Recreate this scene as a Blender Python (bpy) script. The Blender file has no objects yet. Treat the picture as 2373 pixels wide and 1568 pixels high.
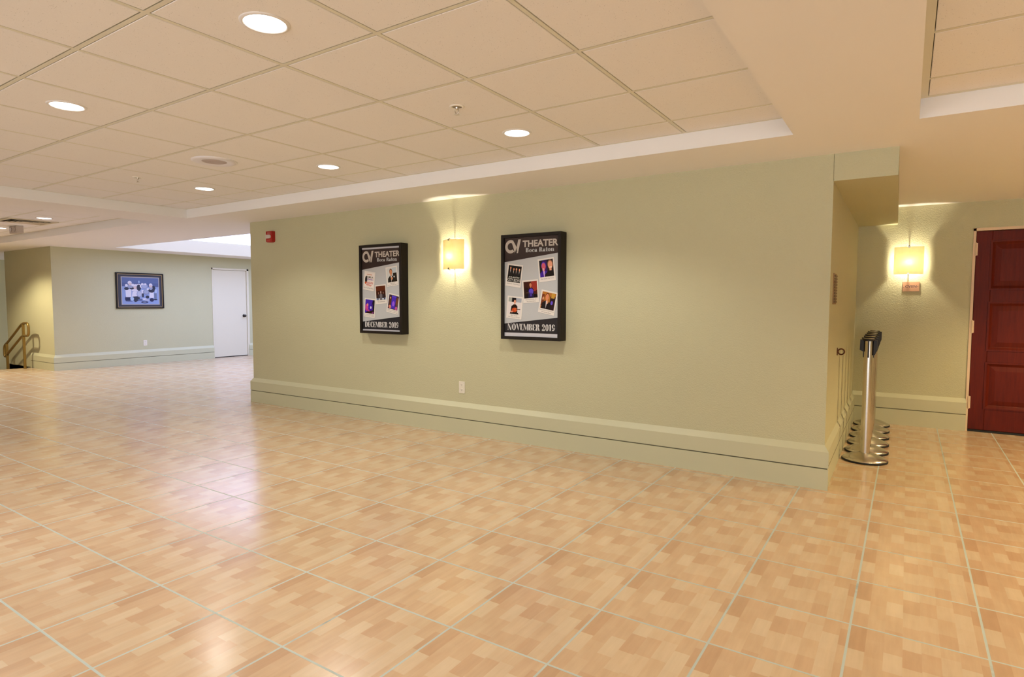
import bpy, math, random
from mathutils import Vector, Matrix

C = bpy.context.scene.collection
SC = bpy.context.scene
PI = math.pi

# ------------------------------------------------------------------ camera
CAM_H = 1.291
YAW, PITCH, ROLL, FPX = 0.58141, -0.0613, 0.0019, 1393.4


def make_camera():
    fw = Vector((-math.sin(YAW) * math.cos(PITCH), math.cos(YAW) * math.cos(PITCH), math.sin(PITCH)))
    rt = Vector((math.cos(YAW), math.sin(YAW), 0))
    up = rt.cross(fw)
    c, s = math.cos(ROLL), math.sin(ROLL)
    r2 = c * rt + s * up
    u2 = -s * rt + c * up
    m = Matrix((r2, u2, -fw)).transposed().to_4x4()
    m.translation = Vector((0, 0, CAM_H))
    cd = bpy.data.cameras.new('camera')
    cd.sensor_width = 36.0
    cd.lens = FPX / 2373 * 36.0
    cd.clip_start = 0.05
    cam = bpy.data.objects.new('camera', cd)
    C.objects.link(cam)
    cam.matrix_world = m
    SC.camera = cam


make_camera()

# ------------------------------------------------------------------ world, exposure
SC.view_settings.view_transform = 'Standard'
SC.view_settings.look = 'None'
SC.view_settings.gamma = 1.0
SC.view_settings.use_curve_mapping = False
SC.view_settings.exposure = 0.20

SKY_UP, SKY_UP_STR = (0.78, 0.88, 1.0), 1.6          # daylight through the side left open behind the camera
LOWFILL_COL, LOWFILL_STR = (0.96, 0.96, 0.98), 3.6      # brighter lower half of the world, added as fill to lift the ceiling
LAMP_COL, LAMP_W = (1.0, 0.955, 0.85), 62.0
LENS_STR = 9.0
SCONCE_COL, SCONCE_W = (1.0, 0.87, 0.64), 13.0
SKY_COL, SKY_STR = (0.77, 0.93, 1.58), 2.05

w = bpy.data.worlds.new('world')
SC.world = w
w.use_nodes = True
wt = w.node_tree
bg = wt.nodes['Background']
tc = wt.nodes.new('ShaderNodeTexCoord')
sx = wt.nodes.new('ShaderNodeSeparateXYZ')
wt.links.new(tc.outputs['Generated'], sx.inputs[0])
wr = wt.nodes.new('ShaderNodeValToRGB')
wm = wt.nodes.new('ShaderNodeMath')
wm.operation = 'MULTIPLY_ADD'
wm.inputs[1].default_value = 0.5
wm.inputs[2].default_value = 0.5
wt.links.new(sx.outputs[2], wm.inputs[0])
wt.links.new(wm.outputs[0], wr.inputs[0])
wr.color_ramp.elements[0].position = 0.485
wr.color_ramp.elements[0].color = (*[c * LOWFILL_STR / 8 for c in LOWFILL_COL], 1)
wr.color_ramp.elements[1].position = 0.505
wr.color_ramp.elements[1].color = (*[c * SKY_UP_STR / 8 for c in SKY_UP], 1)
wt.links.new(wr.outputs[0], bg.inputs[0])
bg.inputs[1].default_value = 8.0


# ------------------------------------------------------------------ helpers
def lin(r, g, b):
    def f(c):
        c /= 255.0
        return c / 12.92 if c <= 0.04045 else ((c + 0.055) / 1.055) ** 2.4
    return (f(r), f(g), f(b), 1.0)


class NT:
    """tiny node-tree builder"""
    def __init__(s, mat):
        s.t = mat.node_tree

    def n(s, kind, **kw):
        x = s.t.nodes.new(kind)
        for k, v in kw.items():
            setattr(x, k, v)
        return x

    def link(s, a, b):
        s.t.links.new(a, b)

    def val(s, sock, v):
        if hasattr(v, 'is_output'):
            s.link(v, sock)
        else:
            sock.default_value = v

    def math(s, op, a, b=None, c=None):
        x = s.n('ShaderNodeMath', operation=op)
        s.val(x.inputs[0], a)
        if b is not None:
            s.val(x.inputs[1], b)
        if c is not None:
            s.val(x.inputs[2], c)
        return x.outputs[0]

    def comb(s, x, y, z):
        k = s.n('ShaderNodeCombineXYZ')
        for i, v in enumerate((x, y, z)):
            s.val(k.inputs[i], v)
        return k.outputs[0]

    def mix(s, fac, a, b, blend='MIX'):
        k = s.n('ShaderNodeMix', data_type='RGBA', blend_type=blend)
        s.val(k.inputs[0], fac)
        s.val(k.inputs[6], a)
        s.val(k.inputs[7], b)
        return k.outputs[2]

    def noise(s, vec, scale, detail=2.0, rough=0.5):
        k = s.n('ShaderNodeTexNoise')
        s.link(vec, k.inputs['Vector'])
        k.inputs['Scale'].default_value = scale
        k.inputs['Detail'].default_value = detail
        k.inputs['Roughness'].default_value = rough
        return k.outputs[0]


MATS = {}


def mat(name, col, rough=0.5, metal=0.0, bump=None, vary=0.0, spec=0.5):
    if name in MATS:
        return MATS[name]
    m = bpy.data.materials.new(name)
    m.use_nodes = True
    b = m.node_tree.nodes['Principled BSDF']
    b.inputs['Base Color'].default_value = col
    b.inputs['Roughness'].default_value = rough
    b.inputs['Metallic'].default_value = metal
    b.inputs['Specular IOR Level'].default_value = spec
    t = NT(m)
    if bump or vary:
        g = t.n('ShaderNodeNewGeometry')
    if vary:
        nz = t.noise(g.outputs['Position'], 3.0, 4.0, 0.6)
        f = t.math('MULTIPLY_ADD', nz, 2 * vary, 1 - vary)
        c2 = t.mix(1.0, col, t.comb(f, f, f), 'MULTIPLY')
        t.link(c2, b.inputs['Base Color'])
    if bump:
        sc, st, dist = bump
        nz = t.noise(g.outputs['Position'], sc, 3.0, 0.55)
        bp = t.n('ShaderNodeBump')
        bp.inputs['Strength'].default_value = st
        bp.inputs['Distance'].default_value = dist
        t.link(nz, bp.inputs['Height'])
        t.link(bp.outputs[0], b.inputs['Normal'])
    MATS[name] = m
    return m


def emit(name, col, strength):
    if name in MATS:
        return MATS[name]
    m = bpy.data.materials.new(name)
    m.use_nodes = True
    b = m.node_tree.nodes['Principled BSDF']
    b.inputs['Base Color'].default_value = (0.8, 0.8, 0.8, 1)
    b.inputs['Emission Color'].default_value = (*col, 1)
    b.inputs['Emission Strength'].default_value = strength
    MATS[name] = m
    return m


class MB:
    """collects shapes, then links them as one mesh object"""
    def __init__(s):
        s.v, s.f, s.mi, s.mats, s.sm = [], [], [], [], []

    def m(s, material):
        if material not in s.mats:
            s.mats.append(material)
        return s.mats.index(material)

    def face(s, pts, material, smooth=False):
        i = len(s.v)
        s.v += [tuple(p) for p in pts]
        s.f.append(tuple(range(i, i + len(pts))))
        s.mi.append(s.m(material))
        s.sm.append(smooth)

    def mesh(s, verts, faces, material, smooth=False):
        i = len(s.v)
        s.v += [tuple(p) for p in verts]
        k = s.m(material)
        for f in faces:
            s.f.append(tuple(i + a for a in f))
            s.mi.append(k)
            s.sm.append(smooth)

    def box(s, x0, x1, y0, y1, z0, z1, material):
        v = [(x0, y0, z0), (x1, y0, z0), (x1, y1, z0), (x0, y1, z0), (x0, y0, z1), (x1, y0, z1), (x1, y1, z1), (x0, y1, z1)]
        f = [(0, 3, 2, 1), (4, 5, 6, 7), (0, 1, 5, 4), (1, 2, 6, 5), (2, 3, 7, 6), (3, 0, 4, 7)]
        s.mesh(v, f, material)

    def prism(s, pts, axis, a, b, material, smooth=False):
        """closed 2-D outline extruded along an axis from a to b"""
        def put(p, q):
            if axis == 0:
                return (q, p[0], p[1])
            if axis == 1:
                return (p[0], q, p[1])
            return (p[0], p[1], q)
        n = len(pts)
        v = [put(p, a) for p in pts] + [put(p, b) for p in pts]
        f = [tuple(range(n - 1, -1, -1)), tuple(range(n, 2 * n))]
        s.mesh(v, f, material)
        s.mesh(v, [(i, (i + 1) % n, n + (i + 1) % n, n + i) for i in range(n)], material, smooth)

    def lathe(s, prof, material, seg=32, cx=0, cy=0, smooth=True, cap=True):
        """profile (r, z) turned about a vertical axis"""
        v, f = [], []
        n = len(prof)
        for k in range(seg):
            a = 2 * PI * k / seg
            for r, z in prof:
                v.append((cx + r * math.cos(a), cy + r * math.sin(a), z))
        for k in range(seg):
            k2 = (k + 1) % seg
            for i in range(n - 1):
                f.append((k * n + i, k2 * n + i, k2 * n + i + 1, k * n + i + 1))
        s.mesh(v, f, material, smooth)
        if cap:
            for i in (0, n - 1):
                if prof[i][0] > 1e-6:
                    ring = [v[k * n + i] for k in range(seg)]
                    s.face(ring if i else ring[::-1], material)

    def tube(s, path, r, material, seg=10, closed=False):
        P = [Vector(p) for p in path]
        n = len(P)
        v, f = [], []
        ref = None
        for i in range(n):
            a = P[i - 1] if (i > 0 or closed) else P[i]
            b = P[(i + 1) % n] if (i < n - 1 or closed) else P[i]
            d = (b - a).normalized()
            if ref is None:
                ref = Vector((0, 1, 0)) if abs(d.y) < 0.9 else Vector((1, 0, 0))
            u = (ref - d * ref.dot(d)).normalized()
            w_ = d.cross(u)
            ref = u
            for k in range(seg):
                t = 2 * PI * k / seg
                v.append(P[i] + r * (math.cos(t) * u + math.sin(t) * w_))
        for i in range(n if closed else n - 1):
            j = (i + 1) % n
            for k in range(seg):
                k2 = (k + 1) % seg
                f.append((i * seg + k, i * seg + k2, j * seg + k2, j * seg + k))
        s.mesh(v, f, material, True)
        if not closed:
            s.face([v[k] for k in range(seg)][::-1], material)
            s.face([v[(n - 1) * seg + k] for k in range(seg)], material)

    def build(s, name, parent=None, bevel=0.0, loc=None):
        me = bpy.data.meshes.new(name)
        me.from_pydata([tuple(p) for p in s.v], [], s.f)
        for x in s.mats:
            me.materials.append(x)
        for p, k, q in zip(me.polygons, s.mi, s.sm):
            p.material_index = k
            p.use_smooth = q
        me.validate()
        me.update()
        o = bpy.data.objects.new(name, me)
        C.objects.link(o)
        if parent:
            o.parent = parent
        if loc:
            o.location = loc
        if bevel:
            b = o.modifiers.new('bevel', 'BEVEL')
            b.width = bevel
            b.segments = 2
            b.limit_method = 'ANGLE'
        return o


def tag(o, label=None, cat=None, group=None, kind=None):
    if label:
        o['label'] = label
    if cat:
        o['category'] = cat
    if group:
        o['group'] = group
    if kind:
        o['kind'] = kind
    return o


def thing(name, loc, label, cat, group=None, rot=0.0):
    o = bpy.data.objects.new(name, None)
    o.empty_display_size = 0.1
    C.objects.link(o)
    o.location = loc
    o.rotation_euler = (0, 0, rot)
    return tag(o, label, cat, group)


def struct(mb, name, label=None, bevel=0.0):
    o = mb.build(name, bevel=bevel)
    return tag(o, label, None, None, 'structure')


def copy_tree(o, parent=None):
    c = o.copy()
    C.objects.link(c)
    c.parent = parent
    for ch in list(o.children):
        copy_tree(ch, c)
    return c


# ------------------------------------------------------------------ materials
def floor_material():
    m = bpy.data.materials.new('wood_print_floor_tile')
    m.use_nodes = True
    t = NT(m)
    b = m.node_tree.nodes['Principled BSDF']
    g = t.n('ShaderNodeNewGeometry')
    sp = t.n('ShaderNodeSeparateXYZ')
    t.link(g.outputs['Position'], sp.inputs[0])
    tx, ty = 0.44149, 0.453
    U = t.math('DIVIDE', t.math('ADD', sp.outputs[0], 2.35549), tx)
    V = t.math('DIVIDE', t.math('ADD', sp.outputs[1], -1.80079), ty)
    u = t.math('FRACT', U)
    v = t.math('FRACT', V)
    tu = t.math('FLOOR', U)
    tv = t.math('FLOOR', V)
    # printed parquet blocks, the same print on every tile
    strip = t.math('FLOOR', t.math('MULTIPLY', u, 7.5))
    wn = t.n('ShaderNodeTexWhiteNoise', noise_dimensions='1D')
    t.link(t.math('ADD', strip, 3.7), wn.inputs['W'])
    blk = t.math('FLOOR', t.math('MULTIPLY_ADD', v, 3.4, t.math('MULTIPLY', wn.outputs[0], 5.0)))
    wn2 = t.n('ShaderNodeTexWhiteNoise', noise_dimensions='2D')
    t.link(t.comb(strip, blk, 0.0), wn2.inputs['Vector'])
    ramp = t.n('ShaderNodeValToRGB')
    t.link(wn2.outputs[0], ramp.inputs[0])
    e = ramp.color_ramp.elements
    e[0].position = 0.0
    e[0].color = lin(186, 150, 118)
    e[1].position = 1.0
    e[1].color = lin(210, 189, 160)
    x = e.new(0.30)
    x.color = lin(197, 164, 132)
    x = e.new(0.62)
    x.color = lin(203, 175, 143)
    pn = t.noise(t.comb(t.math('MULTIPLY', u, 5.0), t.math('MULTIPLY', v, 2.2), 0.0), 1.3, 2.0, 0.5)
    pr = t.n('ShaderNodeMapRange')
    t.link(pn, pr.inputs[0])
    pr.inputs[1].default_value = 0.30
    pr.inputs[2].default_value = 0.70
    soft = t.mix(pr.outputs[0], lin(192, 157, 122), lin(208, 184, 152))
    print_col = t.mix(0.24, ramp.outputs[0], soft)
    # wood grain along the blocks
    gv = t.comb(t.math('MULTIPLY', sp.outputs[0], 46.0), t.math('MULTIPLY', sp.outputs[1], 4.0), t.math('MULTIPLY', strip, 3.1))
    gn = t.noise(gv, 1.0, 4.0, 0.6)
    gf = t.math('MULTIPLY_ADD', gn, 0.26, 0.87)
    wood = t.mix(1.0, print_col, t.comb(gf, gf, gf), 'MULTIPLY')
    # blotches over the whole floor and a slight shift from tile to tile
    bn = t.noise(g.outputs['Position'], 5.0, 3.0, 0.6)
    wn3 = t.n('ShaderNodeTexWhiteNoise', noise_dimensions='2D')
    t.link(t.comb(tu, tv, 0.0), wn3.inputs['Vector'])
    bf = t.math('ADD', t.math('MULTIPLY_ADD', bn, 0.10, 0.93), t.math('MULTIPLY', wn3.outputs[0], 0.04))
    wood = t.mix(1.0, wood, t.comb(bf, bf, bf), 'MULTIPLY')
    # grout
    du = t.math('MULTIPLY', t.math('MINIMUM', u, t.math('SUBTRACT', 1.0, u)), tx)
    dv = t.math('MULTIPLY', t.math('MINIMUM', v, t.math('SUBTRACT', 1.0, v)), ty)
    d = t.math('MINIMUM', du, dv)
    mr = t.n('ShaderNodeMapRange', interpolation_type='SMOOTHSTEP')
    t.link(d, mr.inputs[0])
    mr.inputs[1].default_value = 0.0036
    mr.inputs[2].default_value = 0.0052
    mr.inputs[3].default_value = 1.0
    mr.inputs[4].default_value = 0.0
    gm = mr.outputs[0]
    dirt = t.noise(g.outputs['Position'], 2.2, 5.0, 0.7)
    dr = t.n('ShaderNodeMapRange')
    t.link(dirt, dr.inputs[0])
    dr.inputs[1].default_value = 0.60
    dr.inputs[2].default_value = 0.74
    grout = t.mix(dr.outputs[0], lin(180, 190, 184), lin(120, 124, 122))
    col = t.mix(gm, wood, grout)
    t.link(col, b.inputs['Base Color'])
    rn = t.noise(g.outputs['Position'], 9.0, 3.0, 0.6)
    r0 = t.math('MULTIPLY_ADD', rn, 0.08, 0.17)
    t.link(t.math('MULTIPLY_ADD', gm, 0.4, r0), b.inputs['Roughness'])
    b.inputs['Specular IOR Level'].default_value = 0.65
    # grout sits a little low, the tile face is faintly wavy
    hn = t.noise(g.outputs['Position'], 14.0, 2.0, 0.5)
    h = t.math('SUBTRACT', t.math('MULTIPLY', hn, 0.12), gm)
    bp = t.n('ShaderNodeBump')
    bp.inputs['Strength'].default_value = 0.5
    bp.inputs['Distance'].default_value = 0.0012
    t.link(h, bp.inputs['Height'])
    t.link(bp.outputs[0], b.inputs['Normal'])
    return m


def tile_material():
    m = bpy.data.materials.new('mineral_fibre_ceiling_tile')
    m.use_nodes = True
    t = NT(m)
    b = m.node_tree.nodes['Principled BSDF']
    g = t.n('ShaderNodeNewGeometry')
    vo = t.n('ShaderNodeTexVoronoi')
    t.link(g.outputs['Position'], vo.inputs['Vector'])
    vo.inputs['Scale'].default_value = 85.0
    hole = t.math('LESS_THAN', vo.outputs['Distance'], 0.16)
    nz = t.noise(g.outputs['Position'], 260.0, 2.0, 0.6)
    keep = t.math('GREATER_THAN', t.noise(g.outputs['Position'], 30.0, 2.0, 0.5), 0.52)
    hole = t.math('MULTIPLY', hole, keep)
    f = t.math('SUBTRACT', t.math('MULTIPLY_ADD', nz, 0.10, 0.95), t.math('MULTIPLY', hole, 0.25))
    col = t.mix(1.0, (0.875, 0.86, 0.85, 1), t.comb(f, f, f), 'MULTIPLY')
    t.link(col, b.inputs['Base Color'])
    b.inputs['Roughness'].default_value = 0.95
    b.inputs['Specular IOR Level'].default_value = 0.1
    return m


FLOOR = floor_material()
TILE = tile_material()
TBAR = mat('ceiling_grid_metal', (0.74, 0.72, 0.60, 1), 0.5)
GAP_SHADE = mat('ceiling_gap_shade', (0.10, 0.08, 0.05, 1), 0.9)  # dark backing colour stands in for the shade inside the gaps
WELLP = mat('skylight_well_paint', (0.56, 0.50, 0.37, 1), 0.8)
PAINT = mat('sage_wall_paint', (0.555, 0.535, 0.345, 1), 0.6, bump=(120.0, 0.6, 0.006), vary=0.02, spec=0.3)
BASEP = mat('sage_baseboard_paint', (0.56, 0.55, 0.37, 1), 0.45, vary=0.02)
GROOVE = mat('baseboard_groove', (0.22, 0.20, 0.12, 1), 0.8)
WHITE = mat('soffit_white_paint', (0.88, 0.865, 0.85, 1), 0.8, bump=(90.0, 0.1, 0.002), spec=0.2)
DOORW = mat('white_door_paint', (0.74, 0.69, 0.54, 1), 0.45)
STEEL = mat('brushed_steel', (0.66, 0.62, 0.56, 1), 0.24, 1.0)
CHROME = mat('chrome_clip', (0.55, 0.52, 0.46, 1), 0.2, 1.0)
BLACK = mat('black_plastic', (0.012, 0.011, 0.011, 1), 0.5)
FRAMEB = mat('black_frame_lacquer', (0.014, 0.010, 0.007, 1), 0.5, spec=0.25)
RUBBER = mat('black_rubber', (0.010, 0.010, 0.010, 1), 0.7)
BRONZE = mat('antique_gold_paint', (0.30, 0.19, 0.05, 1), 0.35, 0.6)
IVORY = mat('ivory_plastic', (0.78, 0.73, 0.62, 1), 0.4)
WPLAST = mat('white_plastic', (0.82, 0.81, 0.80, 1), 0.4)
SLOT = mat('dark_slot', (0.03, 0.025, 0.02, 1), 0.8)
BULKPAINT = PAINT

# ------------------------------------------------------------------ setting: floor, soffit, tile fields
ZS, ZC = 2.282, 2.387
D = 4.603           # face of the long wall
XL, XR = -7.0, -0.445
YA = 7.52           # back wall of the alcove
XP = -13.1          # wall with the framed picture
XST = -14.15        # top edge of the stairs

mb = MB()
for x0, x1, y0, y1 in ((XST, 6.0, -5.0, 13.0), (-15.4, XST, 4.6, 13.0)):
    mb.box(x0, x1, y0, y1, -0.2, 0.0, FLOOR)
struct(mb, 'floor')
mb = MB()
for k in range(6):
    x1 = XST - 0.28 * k
    mb.box(x1 - 0.28 if k < 5 else -19.0, x1, -5.0, 4.6 if k < 5 else 13.0, -0.2 - 0.17 * (k + 1) - 0.2, -0.17 * (k + 1), FLOOR)
struct(mb, 'floor')

TRAYS = [(-7.28, -0.603, -4.4, 3.955), (-16.5, -7.945, -4.4, 3.90), (0.017, 5.6, -4.4, 3.985)]
WELL = (-12.35, -7.3, 5.36, 10.6)
ZW = 2.535


def soffit():
    mb = MB()
    xs = sorted({-19.2, 6.0} | {v for t in TRAYS + [WELL] for v in t[:2]})
    ys = sorted({-5.0, 13.0} | {v for t in TRAYS + [WELL] for v in t[2:]})
    for i in range(len(xs) - 1):
        for j in range(len(ys) - 1):
            cx, cy = (xs[i] + xs[i + 1]) / 2, (ys[j] + ys[j + 1]) / 2
            if any(t[0] < cx < t[1] and t[2] < cy < t[3] for t in TRAYS + [WELL]):
                continue
            mb.face([(xs[i], ys[j], ZS), (xs[i], ys[j + 1], ZS), (xs[i + 1], ys[j + 1], ZS), (xs[i + 1], ys[j], ZS)], WHITE)
    for t in TRAYS + [WELL]:
        x0, x1, y0, y1 = t
        top = ZW if t is WELL else ZC + 0.012
        for a, b_ in (((x0, y0), (x1, y0)), ((x1, y0), (x1, y1)), ((x1, y1), (x0, y1)), ((x0, y1), (x0, y0))):
            mb.face([(a[0], a[1], ZS), (b_[0], b_[1], ZS), (b_[0], b_[1], top), (a[0], a[1], top)], WELLP if t is WELL else WHITE)
    struct(mb, 'ceiling')
    # slab above everything so that no outside light leaks in
    mb = MB()
    mb.box(-19.2, 6.0, -5.0, 13.0, 2.62, 2.7, WHITE)
    struct(mb, 'ceiling')


soffit()


def tile_field(rect, ox, oy, ew=0.022):
    x0, x1, y0, y1 = rect
    T, BAR, GAP, DEP = 0.6096, 0.0095, 0.0045, 0.012
    mb = MB()
    mb.face([(x0, y0, ZC + DEP), (x0, y1, ZC + DEP), (x1, y1, ZC + DEP), (x1, y0, ZC + DEP)], GAP_SHADE)

    def cuts(a, b, o):
        k = math.ceil((a - o) / T)
        out = [a]
        while o + k * T < b:
            if o + k * T - a > 0.03 and b - o - k * T > 0.03:
                out.append(o + k * T)
            k += 1
        return out + [b]
    xs, ys = cuts(x0, x1, ox), cuts(y0, y1, oy)

    def bar(a, b_, c, d):
        mb.box(a, b_, c, d, ZC + 0.0005, ZC + DEP, TBAR)
    for k, x in enumerate(xs):
        a, b_ = x - BAR, x + BAR
        if k == 0:
            a, b_ = x, x + ew
        if k == len(xs) - 1:
            a, b_ = x - ew, x
        bar(a, b_, y0, y1)
    for k, y in enumerate(ys):
        a, b_ = y - BAR, y + BAR
        if k == 0:
            a, b_ = y, y + ew
        if k == len(ys) - 1:
            a, b_ = y - ew, y
        for q in range(len(xs) - 1):
            bar(xs[q] + (ew if q == 0 else BAR), xs[q + 1] - (ew if q == len(xs) - 2 else BAR), a, b_)
    E_ = ew + 0.003
    for i in range(len(xs) - 1):
        for j in range(len(ys) - 1):
            a, b_ = xs[i] + (BAR + GAP if i else E_), xs[i + 1] - (BAR + GAP if i < len(xs) - 2 else E_)
            c, d = ys[j] + (BAR + GAP if j else E_), ys[j + 1] - (BAR + GAP if j < len(ys) - 2 else E_)
            if b_ - a < 0.01 or d - c < 0.01:
                continue
            z0, z1, e = ZC, ZC + DEP, 0.002
            v = [(a + e, c + e, z0), (b_ - e, c + e, z0), (b_ - e, d - e, z0), (a + e, d - e, z0),
                 (a, c, z0 + e), (b_, c, z0 + e), (b_, d, z0 + e), (a, d, z0 + e),
                 (a, c, z1), (b_, c, z1), (b_, d, z1), (a, d, z1)]
            f = [(0, 3, 2, 1)]
            for q in (0, 4):
                for k in range(4):
                    k2 = (k + 1) % 4
                    f.append((q + k, q + k2, q + 4 + k2, q + 4 + k))
            mb.mesh(v, f, TILE)
    return struct(mb, 'ceiling')


tile_field(TRAYS[0], -1.86046, 1.8167)
tile_field(TRAYS[1], -9.335, 1.8167)
tile_field(TRAYS[2], 1.25, 1.830, 0.034)

# skylight over the far hall
mb = MB()
mb.face([(WELL[0], WELL[2], ZW), (WELL[0], WELL[3], ZW), (WELL[1], WELL[3], ZW), (WELL[1], WELL[2], ZW)],
        emit('daylight_skylight_glass', SKY_COL, SKY_STR))
o = struct(mb, 'window_1')

# ------------------------------------------------------------------ setting: walls
mb = MB()
mb.box(XL, XR, D, D + 0.15, 0, ZS + 0.02, PAINT)
struct(mb, 'wall_front')
mb = MB()
mb.box(XL, XL + 0.15, D + 0.15, 12.0, 0, ZS + 0.02, PAINT)
struct(mb, 'wall_hall_right')
mb = MB()   # alcove side wall, very slightly out of square
mb.prism([(-0.60, D + 0.15), (-0.4465, D + 0.15), (-0.474, YA + 0.05), (-0.60, YA + 0.05)], 2, 0, ZS + 0.02, PAINT)
struct(mb, 'wall_alcove_side')
mb = MB()
DX0, DX1, DZ = 0.545, 1.46, 1.99
mb.box(-0.6, DX0 - 0.02, YA, YA + 0.15, 0, ZS + 0.02, PAINT)
mb.box(DX0 - 0.02, DX1 + 0.02, YA, YA + 0.15, DZ + 0.02, ZS + 0.02, PAINT)
mb.box(DX1 + 0.02, 6.0, YA, YA + 0.15, 0, ZS + 0.02, PAINT)
struct(mb, 'wall_alcove_back')
mb = MB()   # dropped box across the alcove
mb.prism([(-0.447, D + 0.0), (-0.079, D), (-0.116, YA), (-0.474, YA)], 2, 2.102, ZS + 0.01, PAINT)
struct(mb, 'trim_1', 'dropped green bulkhead over the stanchions')

mb = MB()
PY0, PY1, PZ = 7.66, 8.48, 1.995
mb.box(XP - 0.15, XP, 4.6, PY0 - 0.02, 0, ZS + 0.02, PAINT)
mb.box(XP - 0.15, XP, PY0 - 0.02, PY1 + 0.02, PZ + 0.02, ZS + 0.02, PAINT)
mb.box(XP - 0.15, XP, PY1 + 0.02, 13.0, 0, ZS + 0.02, PAINT)
struct(mb, 'wall_left')
mb = MB()
mb.box(-15.36, XP - 0.15, 4.6, 4.75, -1.6, ZS + 0.02, PAINT)
struct(mb, 'wall_left_return')
mb = MB()
mb.box(-18.7, -18.5, -7.0, 13.0, -1.6, ZS + 0.02, PAINT)
struct(mb, 'wall_stairs')
mb = MB()
mb.box(-18.6, 6.0, 12.8, 13.0, -1.6, ZS + 0.02, PAINT)
struct(mb, 'wall_far')
mb = MB()
mb.box(6.0, 6.15, -7.0, 13.0, 0, ZS + 0.4, PAINT)
struct(mb, 'wall_right')
mb = MB()
mb.box(-19.0, -6.0, -5.15, -5.0, -1.6, ZS + 0.4, PAINT)  # unseen wall added to keep outside light off the left end
struct(mb, 'wall_back_light_block')


def base_profile(zt, zc, zg, t=0.03):
    """outline (offset from wall, height) of the stepped baseboard"""
    return [(0, 0), (t, 0), (t, zg - 0.004), (t - 0.008, zg - 0.003), (t - 0.008, zg + 0.003), (t, zg + 0.004), (t, zc), (0, zt)]


def baseboard(name, p0, p1, prof, ext0=0.0, ext1=0.0, cap0=False, cap1=False):
    """straight run from p0 to p1; the room is on the right-hand side going p0 -> p1; ext: how far the
    projecting outline runs past each end (mitre)"""
    mb = MB()
    a, b_ = Vector((*p0, 0)), Vector((*p1, 0))
    d = (b_ - a).normalized()
    nrm = Vector((d.y, -d.x, 0))
    L, R = [], []
    for off, z in prof:
        L.append(a + nrm * off - d * ext0 * off + Vector((0, 0, z)))
        R.append(b_ + nrm * off + d * ext1 * off + Vector((0, 0, z)))
    n = len(prof)
    for i in range(n - 1):
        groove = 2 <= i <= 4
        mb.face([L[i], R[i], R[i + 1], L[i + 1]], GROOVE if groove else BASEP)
    mb.face(L[::-1], BASEP)
    mb.face(R, BASEP)
    return struct(mb, name)


PF = base_profile(0.308, 0.264, 0.150)
PA = base_profile(0.328, 0.286, 0.168)
PH = base_profile(0.292, 0.240, 0.140)
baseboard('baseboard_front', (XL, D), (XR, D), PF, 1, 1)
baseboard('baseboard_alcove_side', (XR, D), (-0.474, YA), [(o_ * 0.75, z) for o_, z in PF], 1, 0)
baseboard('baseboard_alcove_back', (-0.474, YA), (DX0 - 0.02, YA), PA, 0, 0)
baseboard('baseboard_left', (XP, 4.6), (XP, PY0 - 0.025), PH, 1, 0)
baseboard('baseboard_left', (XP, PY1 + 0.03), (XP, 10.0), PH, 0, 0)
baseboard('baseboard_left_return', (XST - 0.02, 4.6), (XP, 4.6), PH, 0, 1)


# ------------------------------------------------------------------ doors
def wood_material():
    m = bpy.data.materials.new('mahogany_stain')
    m.use_nodes = True
    t = NT(m)
    b = m.node_tree.nodes['Principled BSDF']
    g = t.n('ShaderNodeNewGeometry')
    sp = t.n('ShaderNodeSeparateXYZ')
    t.link(g.outputs['Position'], sp.inputs[0])
    v = t.comb(t.math('MULTIPLY', sp.outputs[0], 60.0), sp.outputs[1], t.math('MULTIPLY', sp.outputs[2], 5.0))
    nz = t.noise(v, 1.0, 4.0, 0.6)
    t.link(t.mix(nz, lin(70, 11, 5), lin(114, 34, 13)), b.inputs['Base Color'])
    b.inputs['Roughness'].default_value = 0.5
    b.inputs['Specular IOR Level'].default_value = 0.22
    return m


MAHOG = wood_material()
FRAMEP = mat('door_frame_paint', lin(226, 200, 168), 0.5)


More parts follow.
